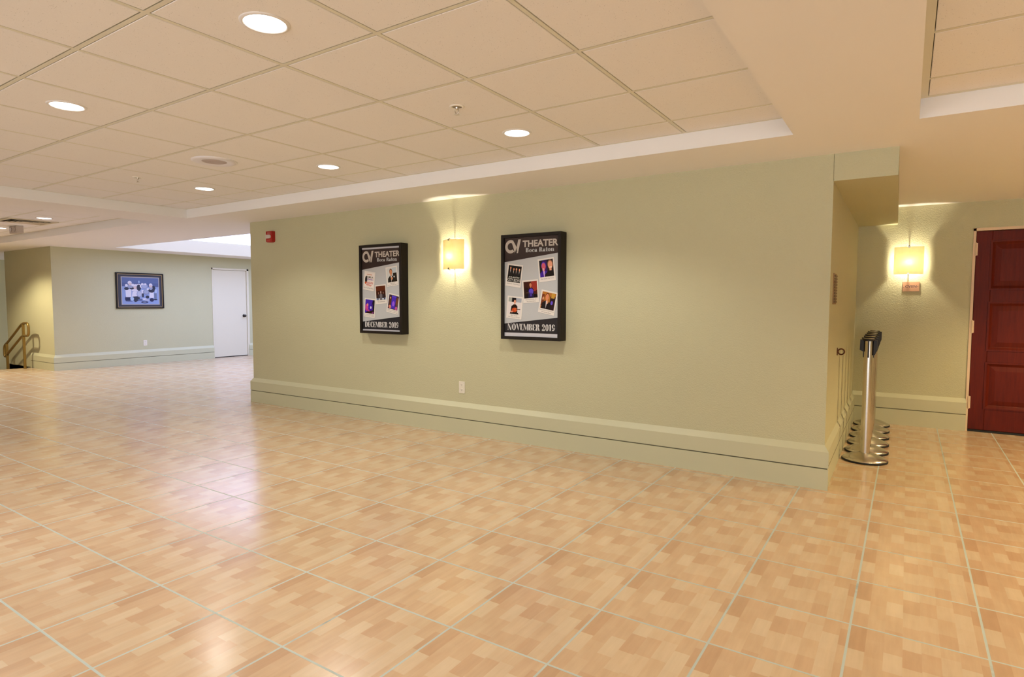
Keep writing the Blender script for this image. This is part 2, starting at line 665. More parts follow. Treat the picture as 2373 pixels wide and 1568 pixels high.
def red_door():
    root = MB()
    y0, y1 = YA + 0.012, YA + 0.055
    stile = 0.125
    xa, xb = DX0, DX1
    zb, zt = 0.022, DZ
    pan = [(1.425, 1.885), (0.825, 1.285), (0.245, 0.690)]
    px0, px1 = xa + stile, xb - stile
    root.box(xa, px0, y0, y1, zb, zt, MAHOG)
    root.box(px1, xb, y0, y1, zb, zt, MAHOG)
    zs = [zb] + [z for p in reversed(pan) for z in p] + [zt]
    for i in range(0, len(zs), 2):
        root.box(px0, px1, y0, y1, zs[i], zs[i + 1], MAHOG)
    d = root.build('door_1', bevel=0.004)
    tag(d, 'dark red-brown panelled wooden door beside the wall light', None, None, 'structure')
    for z0, z1 in pan:
        p = MB()

        def ring(e, y):
            return [(px0 + e, y, z0 + e), (px1 - e, y, z0 + e), (px1 - e, y, z1 - e), (px0 + e, y, z1 - e)]
        rs = [ring(-0.012, y0 - 0.006), ring(0.004, y0 - 0.006), ring(0.022, y0 + 0.010), ring(0.030, y0 + 0.014), ring(0.075, y0 + 0.003)]
        outer = ring(-0.014, y0 + 0.004)
        rs.insert(0, outer)
        for a, b_ in zip(rs[:-1], rs[1:]):
            for k in range(4):
                k2 = (k + 1) % 4
                p.face([a[k], a[k2], b_[k2], b_[k]], MAHOG)
        p.face(rs[-1], MAHOG)
        p.build('panel', d)
    for zc in (1.815, 1.05, 0.293):
        h = MB()
        h.lathe([(0.0075, zc - 0.061), (0.0075, zc + 0.061)], FRAMEP, 12, xa - 0.004, YA - 0.012)
        for zz in (-0.066, 0.061):
            h.lathe([(0.005, zc + zz), (0.005, zc + zz + 0.005)], FRAMEP, 10, xa - 0.004, YA - 0.012)
        h.box(xa - 0.020, xa + 0.012, YA - 0.008, YA + 0.012, zc - 0.06, zc + 0.06, FRAMEP)
        h.build('hinge', d)
    k = MB()
    k.lathe([(0.0, 0), (0.03, 0.0), (0.03, 0.006), (0.012, 0.01), (0.012, 0.035), (0.027, 0.045), (0.027, 0.065), (0.0, 0.07)], STEEL, 24, cap=False)
    ko = k.build('knob', d, loc=(DX1 - 0.065, y0, 1.0))
    ko.rotation_euler = (PI / 2, 0, 0)
    s = MB()
    s.box(xa, xb, YA + 0.005, YA + 0.06, 0.0, 0.020, RUBBER)
    s.build('sweep', d)
    f = MB()
    fx = 0.026
    for a, b_, c, e in ((xa - fx, xa - 0.004, 0, DZ + 0.03), (xb + 0.004, xb + fx, 0, DZ + 0.03), (xa - fx, xb + fx, DZ + 0.005, DZ + 0.032)):
        f.box(a, b_, YA - 0.010, YA + 0.10, c, e, FRAMEP)
    f.build('frame', d)


red_door()


def white_door():
    m = MB()
    m.box(XP - 0.055, XP - 0.015, PY0, PY1, 0.015, PZ, DOORW)
    d = m.build('door_2', bevel=0.003)
    tag(d, 'plain white door at the far end of the picture wall', None, None, 'structure')
    f = MB()
    for a, b_, c, e in ((PY1 + 0.004, PY1 + 0.055, 0, PZ + 0.045), (PY0 - 0.03, PY0 - 0.004, 0, PZ + 0.045), (PY0 - 0.03, PY1 + 0.055, PZ + 0.005, PZ + 0.045)):
        f.box(XP - 0.09, XP + 0.012, a, b_, c, e, DOORW)
    f.build('frame', d, bevel=0.003)
    k = MB()
    k.lathe([(0.0, 0), (0.032, 0.0), (0.032, 0.008), (0.013, 0.012), (0.013, 0.035), (0.028, 0.045), (0.03, 0.06), (0.022, 0.072), (0.0, 0.076)], mat('dark_knob', (0.05, 0.045, 0.04, 1), 0.3, 0.8), 24, cap=False)
    ko = k.build('knob', d, loc=(XP - 0.015, PY1 - 0.075, 0.945))
    ko.rotation_euler = (0, PI / 2, 0)
    s = MB()
    s.box(XP - 0.055, XP - 0.012, PY0, PY1, 0.0, 0.013, RUBBER)
    s.build('sweep', d)


white_door()


# ------------------------------------------------------------------ ceiling fixtures
def make_downlight():
    t = thing('downlight', (0, 0, ZC), '', 'ceiling light', 'recessed ceiling downlights')
    r = MB()
    r.lathe([(0.079, 0.004), (0.079, -0.004), (0.084, -0.006), (0.094, -0.003), (0.096, 0.0), (0.096, 0.004)], mat('downlight_trim', (0.80, 0.78, 0.76, 1), 0.35), 40, cap=False)
    r.build('trim_ring', t)
    l = MB()
    l.lathe([(0.0, -0.0042), (0.045, -0.0040), (0.0795, -0.0020)], emit('downlight_lens', (1.0, 0.97, 0.92), LENS_STR), 40, cap=False)
    l.build('lens', t)
    ld = bpy.data.lights.new('bulb', 'SPOT')
    ld.energy = LAMP_W
    ld.color = LAMP_COL
    ld.spot_size = 2.35
    ld.spot_blend = 0.45
    ld.shadow_soft_size = 0.075
    lo = bpy.data.objects.new('bulb', ld)
    C.objects.link(lo)
    lo.parent = t
    lo.location = (0, 0, -0.016)
    return t


first = make_downlight()
def set_bulb(o, watts, col=None):
    for ch in o.children:
        if ch.type == 'LIGHT':
            ch.data = ch.data.copy()
            ch.data.energy = watts
            if col:
                ch.data.color = col


VIEW = [(-2.162, 1.508, 'recessed round downlight nearest the camera, top centre-left of the photo'),
        (-4.000, 1.514, 'recessed round downlight at the upper left edge, left of the nearest one'),
        (-2.166, 3.350, 'recessed round downlight above the right-hand poster, behind the brighter sprinkler'),
        (-3.992, 3.342, 'recessed round downlight above the left-hand poster'),
        (-5.785, 3.325, 'recessed round downlight above the fire alarm, just behind the round ceiling speaker'),
        (-9.640, 3.333, 'recessed round downlight beside the dark air vent in the left ceiling bay'),
        (-11.52, 3.41, 'recessed round downlight cut by the left edge beyond the dark air vent')]
WATT = [47, 44, 62, 54, 50, 42, 40]
for i, (x, y, lb) in enumerate(VIEW):
    o = first if i == 0 else copy_tree(first)
    o.location = (x, y, ZC)
    o['label'] = lb
    set_bulb(o, WATT[i])
WARM = (1.0, 0.77, 0.41)
OFF = [(-2.162, -0.32, 50, 0), (-4.0, -0.32, 34, 0), (-5.82, -0.32, 34, 0), (-5.82, 1.51, 40, 0), (-9.64, 1.51, 52, 0), (-9.64, -0.32, 48, 0), (-11.5, 1.51, 40, 0), (-13.37, 3.36, 260, 2),
       (1.56, 1.51, 60, 0), (1.56, 3.35, 140, 1), (3.4, 3.35, 130, 1), (1.56, -0.32, 40, 0), (-2.162, -2.6, 40, 0), (1.56, -2.6, 40, 0), (1.9, 6.0, 240, 1)]
for x, y, wt_, warm in OFF:  # unseen downlights, added to light the room from beyond the view
    o = copy_tree(first)
    o.location = (x, y, ZC if y < 4 else ZS)
    set_bulb(o, wt_, (None, WARM, (1.0, 0.86, 0.58))[warm])
    o['label'] = 'unseen downlight added out of view, lighting the room from overhead'
    o['group'] = 'added downlights out of view'


def make_sprinkler():
    t = thing('fire_sprinkler', (0, 0, ZC), '', 'sprinkler', 'pendant fire sprinklers')
    e = MB()
    e.lathe([(0.043, 0.0), (0.041, -0.004), (0.030, -0.006), (0.028, 0.002)], mat('escutcheon_white', (0.92, 0.90, 0.84, 1), 0.3), 32, cap=False)
    e.lathe([(0.0, -0.001), (0.029, -0.001)], mat('escutcheon_recess', (0.30, 0.26, 0.20, 1), 0.5), 32, cap=False)
    e.build('escutcheon', t)
    f = MB()
    f.lathe([(0.010, 0.0), (0.010, -0.014), (0.006, -0.018)], STEEL, 16)
    for s in (-1, 1):
        f.tube([(s * 0.008, 0, -0.012), (s * 0.013, 0, -0.024), (s * 0.009, 0, -0.036), (0, 0, -0.042)], 0.0028, STEEL, 8)
    f.build('frame', t)
    d = MB()
    d.lathe([(0.0, -0.042), (0.015, -0.043), (0.015, -0.045), (0.0, -0.046)], mat('deflector', (0.75, 0.72, 0.66, 1), 0.3, 0.6), 20, cap=False)
    d.build('deflector', t)
    return t


sp1 = make_sprinkler()
sp1.location = (-2.164, 2.723, ZC)
sp1['label'] = 'pendant fire sprinkler with white ring, nearer one, over the right-hand poster'
sp2 = copy_tree(sp1)
sp2.location = (-5.768, 2.706, ZC)
sp2['label'] = 'small fire sprinkler farther left, left of the round ceiling speaker'


def ceiling_speaker():
    t = thing('ceiling_speaker', (-4.587, 2.723, ZC), 'round white ceiling speaker with darker grille at its centre', 'speaker')
    r = MB()
    r.lathe([(0.165, 0.002), (0.165, -0.005), (0.150, -0.012), (0.095, -0.009), (0.090, -0.006)], mat('speaker_white', (0.80, 0.78, 0.80, 1), 0.4), 48, cap=False)
    r.build('rim', t)
    g = MB()
    g.lathe([(0.0, -0.006), (0.0905, -0.006)], mat('speaker_grille', (0.50, 0.44, 0.44, 1), 0.6), 48, cap=False)
    for k in range(1, 6):
        g.lathe([(0.016 * k, -0.006), (0.016 * k + 0.003, -0.0085), (0.016 * k + 0.006, -0.006)], mat('speaker_grille', (0, 0, 0, 1)), 40, cap=False)
    g.build('grille', t)


ceiling_speaker()


def air_vent():
    x0, y0, s = -10.255, 3.335, 0.285
    t = thing('air_vent', (x0, y0, ZC), 'square ceiling air vent with dark slots in the left ceiling bay', 'vent')
    fm = mat('vent_enamel', (0.62, 0.55, 0.42, 1), 0.45)
    f = MB()

    def sq(h, z):
        return [(-h, -h, z), (h, -h, z), (h, h, z), (-h, h, z)]

    def band(a, b_, m_):
        for k in range(4):
            k2 = (k + 1) % 4
            f.face([a[k], a[k2], b_[k2], b_[k]], m_)
    band(sq(s, 0.0), sq(s, -0.008), fm)
    band(sq(s, -0.008), sq(s - 0.045, -0.010), fm)
    band(sq(s - 0.045, -0.010), sq(s - 0.05, 0.0), fm)
    f.build('frame', t)
    l = MB()
    f = l
    for h in (0.205, 0.155, 0.105, 0.055):
        band(sq(h, -0.014), sq(h - 0.022, -0.002), fm)
        band(sq(h + 0.002, -0.0135), sq(h, -0.014), fm)
    l.build('louver', t)
    b = MB()
    b.face(sq(s - 0.05, -0.0005), SLOT)  # flat black sheet stands in for the shade of an open duct
    b.build('duct_shade', t)


air_vent()

b = MB()
b.box(-0.135, 0.135, -0.045, 0.045, -0.105, 0.0, mat('beige_unit', (0.50, 0.43, 0.36, 1), 0.5))
t_ = thing('emergency_light', (-11.05, 3.47, ZC), 'small beige box fixed to the ceiling beyond the dark air vent', 'ceiling fixture')
b.build('housing', t_, bevel=0.006)
for s in (-1, 1):
    b = MB()
    b.prism([(0.07 * s + 0.042 * math.cos(a), -0.052 + 0.036 * math.sin(a)) for a in [2 * PI * k / 20 for k in range(20)]], 1, -0.052, -0.045, mat('beige_lens', (0.36, 0.30, 0.26, 1), 0.3))
    b.build('lens', t_)


# ------------------------------------------------------------------ wall sconces
def shade_material():
    m = bpy.data.materials.new('alabaster_glass')
    m.use_nodes = True
    t = NT(m)
    nt = m.node_tree
    for x in list(nt.nodes):
        nt.nodes.remove(x)
    out = t.n('ShaderNodeOutputMaterial')
    g = t.n('ShaderNodeNewGeometry')
    nz = t.noise(g.outputs['Position'], 14.0, 4.0, 0.6)
    col = t.mix(nz, (0.92, 0.80, 0.52, 1), (0.97, 0.94, 0.80, 1))
    tr = t.n('ShaderNodeBsdfTranslucent')
    t.link(col, tr.inputs[0])
    df = t.n('ShaderNodeBsdfPrincipled')
    df.inputs['Base Color'].default_value = (0.62, 0.50, 0.30, 1)
    df.inputs['Roughness'].default_value = 0.25
    mx = t.n('ShaderNodeMixShader')
    mx.inputs[0].default_value = 0.08
    t.link(tr.outputs[0], mx.inputs[1])
    t.link(df.outputs[0], mx.inputs[2])
    t.link(mx.outputs[0], out.inputs[0])
    return m


ALAB = shade_material()


def make_sconce():
    """wall is local y = 0, room towards -y"""
    t = thing('wall_sconce', (0, 0, 0), '', 'wall light', 'alabaster wall sconces')
    hw, hh, sag, gap, th = 0.130, 0.140, 0.072, 0.022, 0.006
    n = 20
    s = MB()
    R = (hw * hw + sag * sag) / (2 * sag)
    a0 = math.asin(hw / R)

    def arc(r):
        return [(r * math.sin(a), -(gap + sag - R + r * math.cos(a))) for a in [-a0 + 2 * a0 * k / n for k in range(n + 1)]]
    o_, i_ = arc(R), arc(R - th)
    s.prism(o_ + i_[::-1], 2, -hh, hh, ALAB)
    so = s.build('shade', t)
    bp = MB()
    bp.box(-0.045, 0.045, -0.012, 0, -0.06, 0.06, CHROME)
    bp.build('back_plate', t, bevel=0.002)
    for sg in (-1, 1):
        c = MB()
        z = sg * (hh + 0.004)
        c.box(-0.004, 0.004, -(gap + sag + 0.006), -0.004, z - 0.002, z + 0.002, CHROME)
        c.box(-0.008, 0.008, -(gap + sag + 0.008), -(gap + sag + 0.002), min(z, z - sg * 0.016), max(z, z - sg * 0.016), CHROME)
        c.box(-0.004, 0.004, -0.006, 0.0, min(z * 0.4, z), max(z * 0.4, z), CHROME)
        c.lathe([(0.006, z), (0.006, z + sg * 0.009)], CHROME, 12, 0, -(gap + sag - 0.012))
        c.build('clip', t)
    ld = bpy.data.lights.new('bulb', 'POINT')
    ld.energy = SCONCE_W
    ld.color = SCONCE_COL
    ld.shadow_soft_size = 0.018
    lo = bpy.data.objects.new('bulb', ld)
    C.objects.link(lo)
    lo.parent = t
    lo.location = (0.0, -0.057, -0.018)
    return t


sc1 = make_sconce()
sc1.location = (-3.688, D, 1.742)
sc1['label'] = 'lit alabaster wall sconce between the two theater posters'
sc2 = copy_tree(sc1)
sc2.location = (-0.008, YA, 1.722)
sc2['label'] = 'lit alabaster wall sconce above the small brown sign beside the red door'
for sx_ in (2.05, 4.4):  # two unseen sconces added to brighten the alcove
    o = copy_tree(sc1)
    o.location = (sx_, YA, 1.722)
    o['label'] = 'unseen wall sconce added beyond the red door to light the alcove'
    o['group'] = 'added sconces out of view'


# ------------------------------------------------------------------ lettering
def text_polys(body, bold=0.0):
    """built-in sans outline as flat polygons; returns (verts2d, faces, width, height)"""
    cu = bpy.data.curves.new('txt', 'FONT')
    cu.body = body
    cu.size = 1.0
    cu.offset = bold
    cu.resolution_u = 3
    ob = bpy.data.objects.new('txt', cu)
    C.objects.link(ob)
    dg = bpy.context.evaluated_depsgraph_get()
    me = bpy.data.meshes.new_from_object(ob.evaluated_get(dg))
    v = [(p.co.x, p.co.y) for p in me.vertices]
    f = [tuple(p.vertices) for p in me.polygons]
    bpy.data.objects.remove(ob)
    bpy.data.curves.remove(cu)
    bpy.data.meshes.remove(me)
    xs, ys = [p[0] for p in v], [p[1] for p in v]
    x0, y0 = min(xs), min(ys)
    return [(p[0] - x0, p[1] - y0) for p in v], f, max(xs) - x0, max(ys) - y0


def ell(cx, cy, rx, ry, a0=0, a1=360, n=20):
    return [(cx + rx * math.cos(math.radians(a0 + (a1 - a0) * k / n)), cy + ry * math.sin(math.radians(a0 + (a1 - a0) * k / n))) for k in range(n + 1)]


def ring_quads(cx, cy, rx, ry, ix, iy, a0, a1, n=18, dx=0):
    A, B = ell(cx, cy, rx, ry, a0, a1, n), ell(cx + dx, cy, ix, iy, a0, a1, n)
    return [[A[k], A[k + 1], B[k + 1], B[k]] for k in range(n)]


def R_(x0, y0, x1, y1):
    return [(x0, y0), (x1, y0), (x1, y1), (x0, y1)]


TH, HL = 0.24, 0.055       # thick stem and hairline of the display face


def glyph(c):
    """fat-stem display letters, cap height 1; returns (polygons, advance)"""
    P = []
    if c == 'N':
        P = [R_(0.04, 0, 0.04 + HL, 1), [(0.0, 1), (0.24, 1), (0.74, 0), (0.50, 0)], R_(0.66, 0.1, 0.66 + HL, 1), R_(-0.03, 0, 0.16, HL), R_(0.58, 1 - HL, 0.80, 1)]
        return P, 0.86
    if c in 'O0':
        wd = 0.40 if c == 'O' else 0.30
        P = ring_quads(wd, 0.5, wd, 0.52, wd * 0.30, 0.47, 0, 360, 28)
        return P, 2 * wd + 0.07
    if c == 'V':
        return [[(0.0, 1), (0.25, 1), (0.47, 0), (0.36, 0)], [(0.66, 1), (0.72, 1), (0.44, 0), (0.38, 0)], R_(0.58, 1 - HL, 0.80, 1)], 0.80
    if c == 'E':
        return [R_(0, 0, TH + 0.04, 1), R_(0, 0, 0.58, HL), R_(0, 1 - HL, 0.58, 1), R_(0, 0.5 - HL / 2, 0.46, 0.5 + HL / 2),
                [(0.58, 0), (0.58, 0.26), (0.53, 0.26), (0.48, 0.03)], [(0.58, 1), (0.58, 0.74), (0.53, 0.74), (0.48, 0.97)]], 0.66
    if c == 'M':
        return [R_(0.04, 0, 0.04 + HL, 1), [(0.0, 1), (0.24, 1), (0.53, 0.05), (0.42, 0.0)], [(0.72, 1), (0.78, 1), (0.48, 0.0), (0.42, 0.0)], R_(0.70, 0, 0.96, 1), R_(-0.03, 0, 0.16, HL)], 1.04
    if c == 'B':
        P = [R_(0, 0, TH + 0.04, 1), R_(0, 0, 0.38, HL), R_(0, 1 - HL, 0.36, 1), R_(0, 0.5, 0.36, 0.5 + HL)]
        P += ring_quads(0.34, 0.26, 0.30, 0.27, 0.06, 0.215, -90, 90) + ring_quads(0.32, 0.76, 0.27, 0.24, 0.05, 0.19, -90, 90)
        return P, 0.72
    if c == 'R':
        P = [R_(0, 0, TH + 0.04, 1), R_(0, 1 - HL, 0.36, 1), R_(0, 0.48, 0.36, 0.48 + HL)]
        P += ring_quads(0.33, 0.74, 0.29, 0.26, 0.06, 0.205, -90, 90) + [[(0.34, 0.5), (0.52, 0.5), (0.72, 0), (0.48, 0)]]
        return P, 0.76
    if c == 'D':
        P = [R_(0, 0, TH + 0.04, 1), R_(0, 0, 0.34, HL), R_(0, 1 - HL, 0.34, 1)]
        P += ring_quads(0.32, 0.5, 0.42, 0.5, 0.15, 0.445, -90, 90)
        return P, 0.82
    if c == 'C':
        P = ring_quads(0.42, 0.5, 0.42, 0.52, 0.13, 0.465, 48, 312, 26)
        P += [[(0.60, 0.70), (0.66, 0.70), (0.66, 1.0), (0.60, 0.93)]]
        return P, 0.76
    if c == '2':
        P = ring_quads(0.28, 0.72, 0.28, 0.30, 0.07, 0.25, -40, 175, 18)
        P += [[(0.46, 0.58), (0.30, 0.52), (0.0, 0.04), (0.08, 0.04)], R_(0.0, 0, 0.58, 0.22), R_(0.50, 0.1, 0.58, 0.34)]
        P += [ell(0.12, 0.74, 0.11, 0.11)]
        return P, 0.66
    if c == '1':
        return [R_(0.12, 0, 0.38, 1), [(0.0, 0.76), (0.12, 0.86), (0.12, 1.0), (0.0, 0.80)], R_(0.04, 0, 0.46, HL)], 0.54
    if c == '9':
        P = ring_quads(0.29, 0.68, 0.29, 0.33, 0.07, 0.275, 0, 360, 26)
        P += ring_quads(0.18, 0.62, 0.40, 0.62, 0.19, 0.55, -78, 10, 14) + [ell(0.16, 0.12, 0.11, 0.11)]
        return P, 0.66
    if c == 'o':
        return ring_quads(0.29, 0.33, 0.29, 0.35, 0.09, 0.29, 0, 360, 22), 0.64
    if c == 'c':
        return ring_quads(0.29, 0.33, 0.29, 0.35, 0.07, 0.29, 55, 305, 20) + [ell(0.44, 0.52, 0.09, 0.09)], 0.54
    if c == 'a':
        return [R_(0.30, 0, 0.52, 0.52)] + ring_quads(0.30, 0.46, 0.22, 0.22, 0.16, 0.17, 0, 180, 12) + [ell(0.18, 0.18, 0.18, 0.19), ell(0.12, 0.48, 0.10, 0.09), R_(0.46, 0, 0.60, HL)], 0.62
    if c == 't':
        return [R_(0.10, 0.02, 0.33, 0.90), R_(0.0, 0.60, 0.44, 0.66), R_(0.2, 0, 0.44, 0.06)], 0.46
    if c == 'n':
        return [R_(0.04, 0, 0.26, 0.66), R_(0.42, 0, 0.64, 0.50), R_(-0.02, 0, 0.32, HL), R_(0.36, 0, 0.70, HL), R_(-0.02, 0.6, 0.1, 0.66)] + ring_quads(0.42, 0.44, 0.22, 0.23, 0.14, 0.17, 0, 180, 12), 0.74
    return [], 0.42


def display_polys(body):
    out, x = [], 0.0
    for ch in body:
        P, a = glyph(ch)
        for p in P:
            out.append([(q[0] + x, q[1]) for q in p])
        x += a
    return out, x


class Sheet:
    """a flat printed sheet: local x to the right, z up, front towards -y; layers are 0.3 mm of ink and card"""
    def __init__(s, fn):
        s.b, s.fn = MB(), fn

    def poly(s, pts, layer, material):
        s.b.face([s.fn(p[0], p[1], layer) for p in pts], material)

    def text(s, body, x, z, width, height, layer, material, bold=0.0):
        v, f, w_, h_ = text_polys(body, bold)
        s.b.mesh([s.fn(x + p[0] * width / w_, z + p[1] * height / h_, layer) for p in v], f, material)

    def display(s, body, x, z, width, height, layer, material):
        P, w_ = display_polys(body)
        for p in P:
            s.poly([(x + q[0] * width / w_, z + q[1] * height) for q in p], layer, material)


INK = {}


def ink(r, g, b, rough=0.16):
    k = (r, g, b)
    if k not in INK:
        INK[k] = mat('ink_%d_%d_%d' % k, lin(r, g, b), rough)
    return INK[k]


def clip_box(pts, x0, x1, y0, y1):
    """clip a polygon to a rectangle"""
    def cl(P, inside, cut):
        out = []
        for i in range(len(P)):
            a, b_ = P[i - 1], P[i]
            if inside(b_):
                if not inside(a):
                    out.append(cut(a, b_))
                out.append(b_)
            elif inside(a):
                out.append(cut(a, b_))
        return out

    def cx(v):
        return lambda a, b_: (v, a[1] + (b_[1] - a[1]) * (v - a[0]) / (b_[0] - a[0]))

    def cy(v):
        return lambda a, b_: (a[0] + (b_[0] - a[0]) * (v - a[1]) / (b_[1] - a[1]), v)
    P = cl(pts, lambda p: p[0] >= x0, cx(x0))
    P = cl(P, lambda p: p[0] <= x1, cx(x1)) if P else P
    P = cl(P, lambda p: p[1] >= y0, cy(y0)) if P else P
    P = cl(P, lambda p: p[1] <= y1, cy(y1)) if P else P
    return P


# every picture: background colour and a list of (polygon in 0..1 frame, colour)
def man(cx, top, s, skin, hair, suit, shirt=None):
    """head and shoulders, head centre at (cx, top)"""
    L = [([(cx - 0.9 * s, -0.1), (cx - 0.8 * s, top - 1.0 * s), (cx - 0.25 * s, top - 0.55 * s), (cx + 0.25 * s, top - 0.55 * s), (cx + 0.8 * s, top - 1.0 * s), (cx + 0.9 * s, -0.1)], suit)]
    if shirt:
        L.append(([(cx - 0.14 * s, top - 0.5 * s), (cx + 0.14 * s, top - 0.5 * s), (cx, top - 1.7 * s)], shirt))
    L.append((ell(cx, top + 0.1 * s, 0.36 * s, 0.48 * s), hair))
    L.append((ell(cx, top, 0.31 * s, 0.46 * s), skin))
    L.append((R_(cx - 0.14 * s, top - 0.62 * s, cx + 0.14 * s, top - 0.3 * s), skin))
    return L


NOV = [
    dict(bg=(26, 20, 20), cap=['Atlantic City Boys'], words=[('ATLANTIC', 0.08, 0.245, 0.84, 0.10), ('CITY BOYS', 0.03, 0.04, 0.94, 0.17)],
         art=man(0.17, 0.84, 0.17, (214, 150, 118), (40, 22, 16), (38, 34, 36), (222, 214, 206)) + man(0.42, 0.78, 0.16, (208, 142, 112), (60, 30, 20), (30, 28, 30), (214, 206, 200))
         + man(0.62, 0.80, 0.16, (216, 156, 124), (92, 58, 36), (40, 36, 38), (226, 196, 186)) + man(0.85, 0.78, 0.16, (220, 160, 130), (44, 28, 22), (34, 32, 36), (226, 220, 214)) + [(R_(0, 0, 1, 0.40), (18, 16, 16))]),
    dict(bg=(44, 32, 30), cap=['The Shake Up Crew'], words=[],
         art=[(R_(0, 0, 0.55, 1), (50, 30, 90)), (R_(0, 0, 0.2, 1), (34, 26, 30))] + man(0.30, 0.62, 0.46, (206, 92, 112), (88, 52, 190), (66, 38, 150), (206, 170, 226)) + [(ell(0.27, 0.44, 0.07, 0.10), (226, 160, 176))]
         + man(0.78, 0.66, 0.52, (224, 156, 124), (150, 104, 76), (30, 22, 20)) + [(ell(0.80, 0.53, 0.10, 0.035), (240, 214, 200))]),
    dict(bg=(74, 34, 26), cap=['Joe Donnelly, Jr.', 'The Commodores'], words=[],
         art=[(R_(0.0, 0.5, 0.35, 1), (60, 30, 24)), (ell(0.8, 0.75, 0.3, 0.35), (150, 54, 44)), (ell(0.2, 0.35, 0.25, 0.3), (44, 24, 20)), (R_(0, 0, 1, 0.22), (26, 18, 20))]
         + man(0.52, 0.78, 0.26, (206, 130, 92), (40, 20, 14), (36, 30, 60)) + [(ell(0.54, 0.40, 0.17, 0.17), (96, 74, 196)), (R_(0.44, 0.1, 0.60, 0.32), (70, 54, 150)), (R_(0.15, 0.3, 0.42, 0.36), (80, 60, 50))]),
    dict(bg=(178, 112, 48), cap=['Kings of Legend, The Dino & Vinnie', 'Christmas Show'], words=[],
         art=[(R_(0.62, 0, 1, 0.8), (46, 30, 34)), (R_(0, 0.12, 0.20, 0.85), (120, 58, 34)), (ell(0.12, 0.6, 0.06, 0.1), (214, 150, 110)), (R_(0.68, 0.7, 0.92, 0.98), (196, 150, 60)), (R_(0.0, 0, 0.3, 0.16), (206, 140, 84))]
         + man(0.40, 0.72, 0.40, (214, 136, 96), (66, 30, 18), (34, 26, 30), (226, 220, 224)) + [(ell(0.47, 0.42, 0.06, 0.10), (214, 150, 116)), (ell(0.78, 0.42, 0.08, 0.12), (104, 82, 206))]),
    dict(bg=(222, 214, 214), cap=['Marc Lunio', 'The Duke of Strings'], words=[],
         art=[(R_(0, 0.74, 0.26, 1), (170, 174, 166)), (R_(0.26, 0.74, 0.58, 1), (26, 22, 26)), (R_(0.58, 0.74, 1, 1), (164, 170, 182))]
         + man(0.50, 0.76, 0.27, (222, 160, 132), (34, 22, 20), (38, 22, 18)) + [([(0.2, 0.02), (0.26, 0.5), (0.4, 0.55), (0.32, 0.1)], (30, 20, 18)), (ell(0.50, 0.26, 0.20, 0.14), (190, 74, 40)), (ell(0.60, 0.30, 0.12, 0.10), (206, 96, 50)), (R_(0.62, 0.30, 0.95, 0.34), (60, 40, 30)), ([(0.16, 0.0), (0.85, 0.0), (0.80, 0.10), (0.20, 0.12)], (30, 28, 30)), (ell(0.30, 0.14, 0.11, 0.05), (220, 150, 124))]),
]
